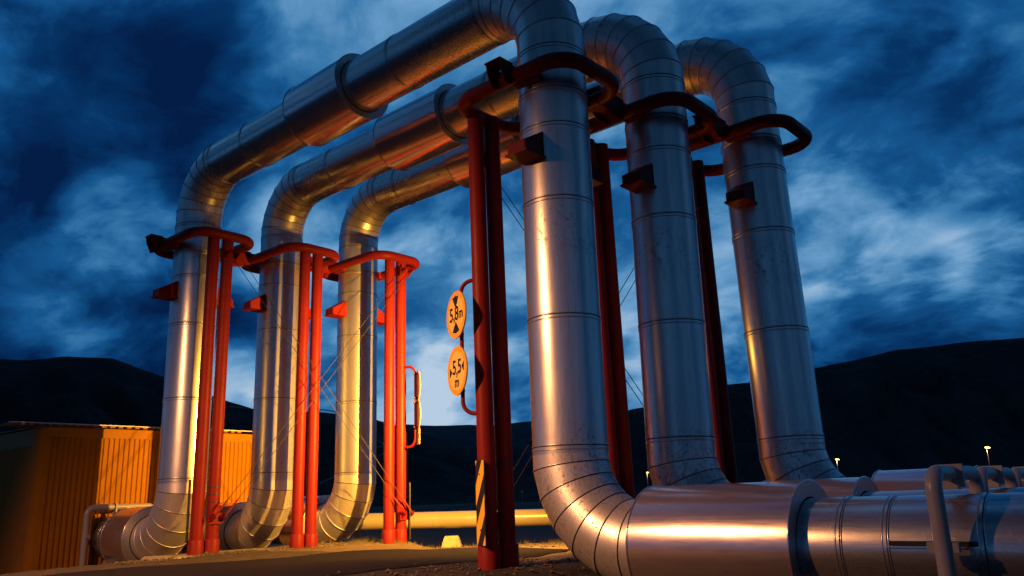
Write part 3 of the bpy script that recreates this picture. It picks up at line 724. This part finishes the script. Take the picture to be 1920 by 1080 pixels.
# low bank across the plain
mb = MB(); xs_ = np.linspace(-100, 1500, 90); vs = []
for x in xs_:
    hz = 932-(x-960)*.0345
    for j, (D, z) in enumerate(((58, -.36), (62, .18+.05*math.sin(x*.03)+.03*math.sin(x*.11)), (74, .16), (80, -.36))):
        p = at_dist(x, 930, D); vs.append((p.x, p.y, z))
mb.add(vs, [(i*4+j, (i+1)*4+j, (i+1)*4+j+1, i*4+j+1) for i in range(len(xs_)-1) for j in range(3)], True); mb.build('bank', M['plain'], kind='structure')

# ------------------------------------------------------------------ grass and stones
mb = MB()
def tuft(x, y, n, h, spread=.07):
    z = hgt(x, y)
    for _ in range(n):
        a = random.uniform(0, 6.28); q = spread*random.random(); px, py = x+q*math.cos(a), y+q*math.sin(a); hh = h*random.uniform(.4, 1); le = random.uniform(.1, .6)*hh; b = random.uniform(0, 6.28); w = .0022
        dx_, dy_ = math.cos(b)*le, math.sin(b)*le
        mb.add([(px-w, py-w, z), (px+w, py+w, z), (px+dx_*.4+w*.7, py+dy_*.4, z+hh*.6), (px+dx_*.4-w*.7, py+dy_*.4, z+hh*.6), (px+dx_, py+dy_, z+hh)], [(0, 1, 2, 3), (3, 2, 4)])
for _ in range(230):
    s = random.random(); tuft(-7.15+random.gauss(0, .14)+(.25*s if random.random() < .5 else 0), -.9+4.3*s, random.randint(4, 12), random.uniform(.03, .09))
for _ in range(260):
    x = random.uniform(-8.4, -2.0); q_ = 17.3+random.gauss(0, .25); y = -7+(q_+(x-5.3)*.652)/.758; tuft(x, y, random.randint(3, 8), random.uniform(.04, .13), .1)
for _ in range(25): tuft(-8.0+random.gauss(0, .25), 2.4+random.gauss(0, .5), 8, .16)
for _ in range(20): tuft(-7.1+random.gauss(0, .1), 2.9+random.gauss(0, .15), 8, .14)
for _ in range(40): tuft(-6.55+random.gauss(0, .2), 3.2+random.gauss(0, .15), 9, .12)
mb.build('grass', M['grass'], label='dry grass tufts along the road edges', kind='stuff')
mb = MB()
def stone(x, y, s):
    z = hgt(x, y)+.3*s; k = len(mb.v); vs = []
    for (a, b_, c_) in ((1, 0, 0), (-1, 0, 0), (0, 1, 0), (0, -1, 0), (0, 0, 1), (0, 0, -1), (.6, .6, .5), (-.6, .5, .5), (.5, -.6, .6), (-.6, -.5, .5)):
        q = s*random.uniform(.6, 1.1); vs.append((x+a*q, y+b_*q, z+c_*q*.7))
    bm = bmesh.new()
    for v in vs: bm.verts.new(v)
    r_ = bmesh.ops.convex_hull(bm, input=bm.verts); bm.verts.index_update()
    mb.add([v.co.copy() for v in bm.verts], [tuple(v.index for v in f.verts) for f in bm.faces]); bm.free()
for _ in range(2600):
    u_ = random.random()
    if u_ < .45: x, y = random.uniform(-2.6, .0), random.uniform(-3.2, 1.2)
    elif u_ < .7: x, y = random.gauss(-7.1, .25), random.uniform(-1.5, 3.2)
    else: x, y = random.uniform(-7, -1.5), random.uniform(3.5, 5.5)
    if -6.8 < x < -1.75 and y < 2.7 and random.random() < .9: continue
    stone(x, y, abs(random.gauss(.010, .010))+.004)
mb.build('gravel', M['stone'], label='loose small stones on the soil beside the road', kind='stuff')
rt = empty('broken_kerb', (-7.65, -.95, -.1), 'broken pale concrete lump at the end of the left footing', 'rubble')
mb = MB(); mb.prism([(-8.15, -1.05, -.42), (-7.55, -1.15, -.30), (-7.2, -.95, -.12), (-7.25, -.64, -.05), (-8.05, -.64, -.06)], (0, 0, .02)); 
mb.prism([(-8.1, -1.0, -.5), (-7.3, -1.0, -.5), (-7.25, -.9, -.13), (-7.45, -.85, -.07), (-8.0, -.85, -.09)], (0, .24, 0)); mb.build('lump', M['concrete'], rt)

# ------------------------------------------------------------------ the lit lamps beside the gate
def luminaire(loc, label, power, kind, tilt=None, size=.22):
    loc = Vector(loc); root = empty('street_lamp', (loc.x, loc.y, -.3), label, 'street lamp')
    off = Vector((0, -.6, 0)) if kind == 'down' else Vector((.09, .02, 0))
    px = loc+off
    mb = MB(); mb.sweep([(px.x, px.y, -.4), (px.x, px.y, loc.z+(.25 if kind == 'down' else -.12))], .06 if kind == 'down' else .026, 16); po = mb.build('pole', M['grey'], root)
    if kind == 'down':
        mb = MB(); mb.sweep([px+Vector((0, 0, .2)), loc+Vector((0, 0, .12))], .035, 12); mb.box(loc+Vector((0, 0, .09)), (.14, .30, .06)); mb.build('lamp_head', M['grey'], root)
        ld = bpy.data.lights.new('lamp_light', 'SPOT'); ld.shadow_soft_size = .10; ld.spot_size = R_(94); ld.spot_blend = 1.0
        lo = bpy.data.objects.new('lamp_light', ld); lo.rotation_euler = (Vector(tilt)-loc).to_track_quat('-Z', 'Y').to_euler()
    else:
        mb = MB(); mb.box(loc+Vector((.09, .02, 0)), (.04, .05, .06)); mb.build('lamp_head', M['grey'], root)
        ld = bpy.data.lights.new('lamp_light', 'SPOT'); ld.shadow_soft_size = .04; ld.spot_size = R_(86); ld.spot_blend = 1.0
        lo = bpy.data.objects.new('lamp_light', ld); lo.rotation_euler = Vector((-1, .30, -.04)).to_track_quat('-Z', 'Y').to_euler()
    ld.energy = power; ld.color = SODIUM if kind == 'down' else SODIUM2
    col.objects.link(lo); lo.parent = root; lo.location = loc-root.location
    if kind != 'down':   # added fill spot warming ground and left elbows, plus faint spill behind the reflector
        l2 = bpy.data.lights.new('lamp_fill', 'SPOT'); l2.spot_size = R_(150); l2.spot_blend = 1.0; l2.shadow_soft_size = .04; l2.energy = power*.45; l2.color = SODIUM2
        o2 = bpy.data.objects.new('lamp_fill', l2); col.objects.link(o2); o2.parent = root; o2.location = lo.location+Vector((-.02, 0, -.05)); o2.rotation_euler = Vector((-1.2, .12, -.85)).to_track_quat('-Z', 'Y').to_euler()
        l3 = bpy.data.lights.new('lamp_backlight', 'POINT'); l3.shadow_soft_size = .04; l3.energy = power*.006; l3.color = SODIUM2
        o3 = bpy.data.objects.new('lamp_backlight', l3); col.objects.link(o3); o3.parent = root; o3.location = lo.location+Vector((.02, 0, .10))
    return root
luminaire(LAMP1, 'sodium street lamp standing left of the photographer', P1, 'down', (-3.5, -.75, -1.3))
luminaire(LAMP2, 'low sodium lamp on a thin pole behind the second right frame', P2, 'low')
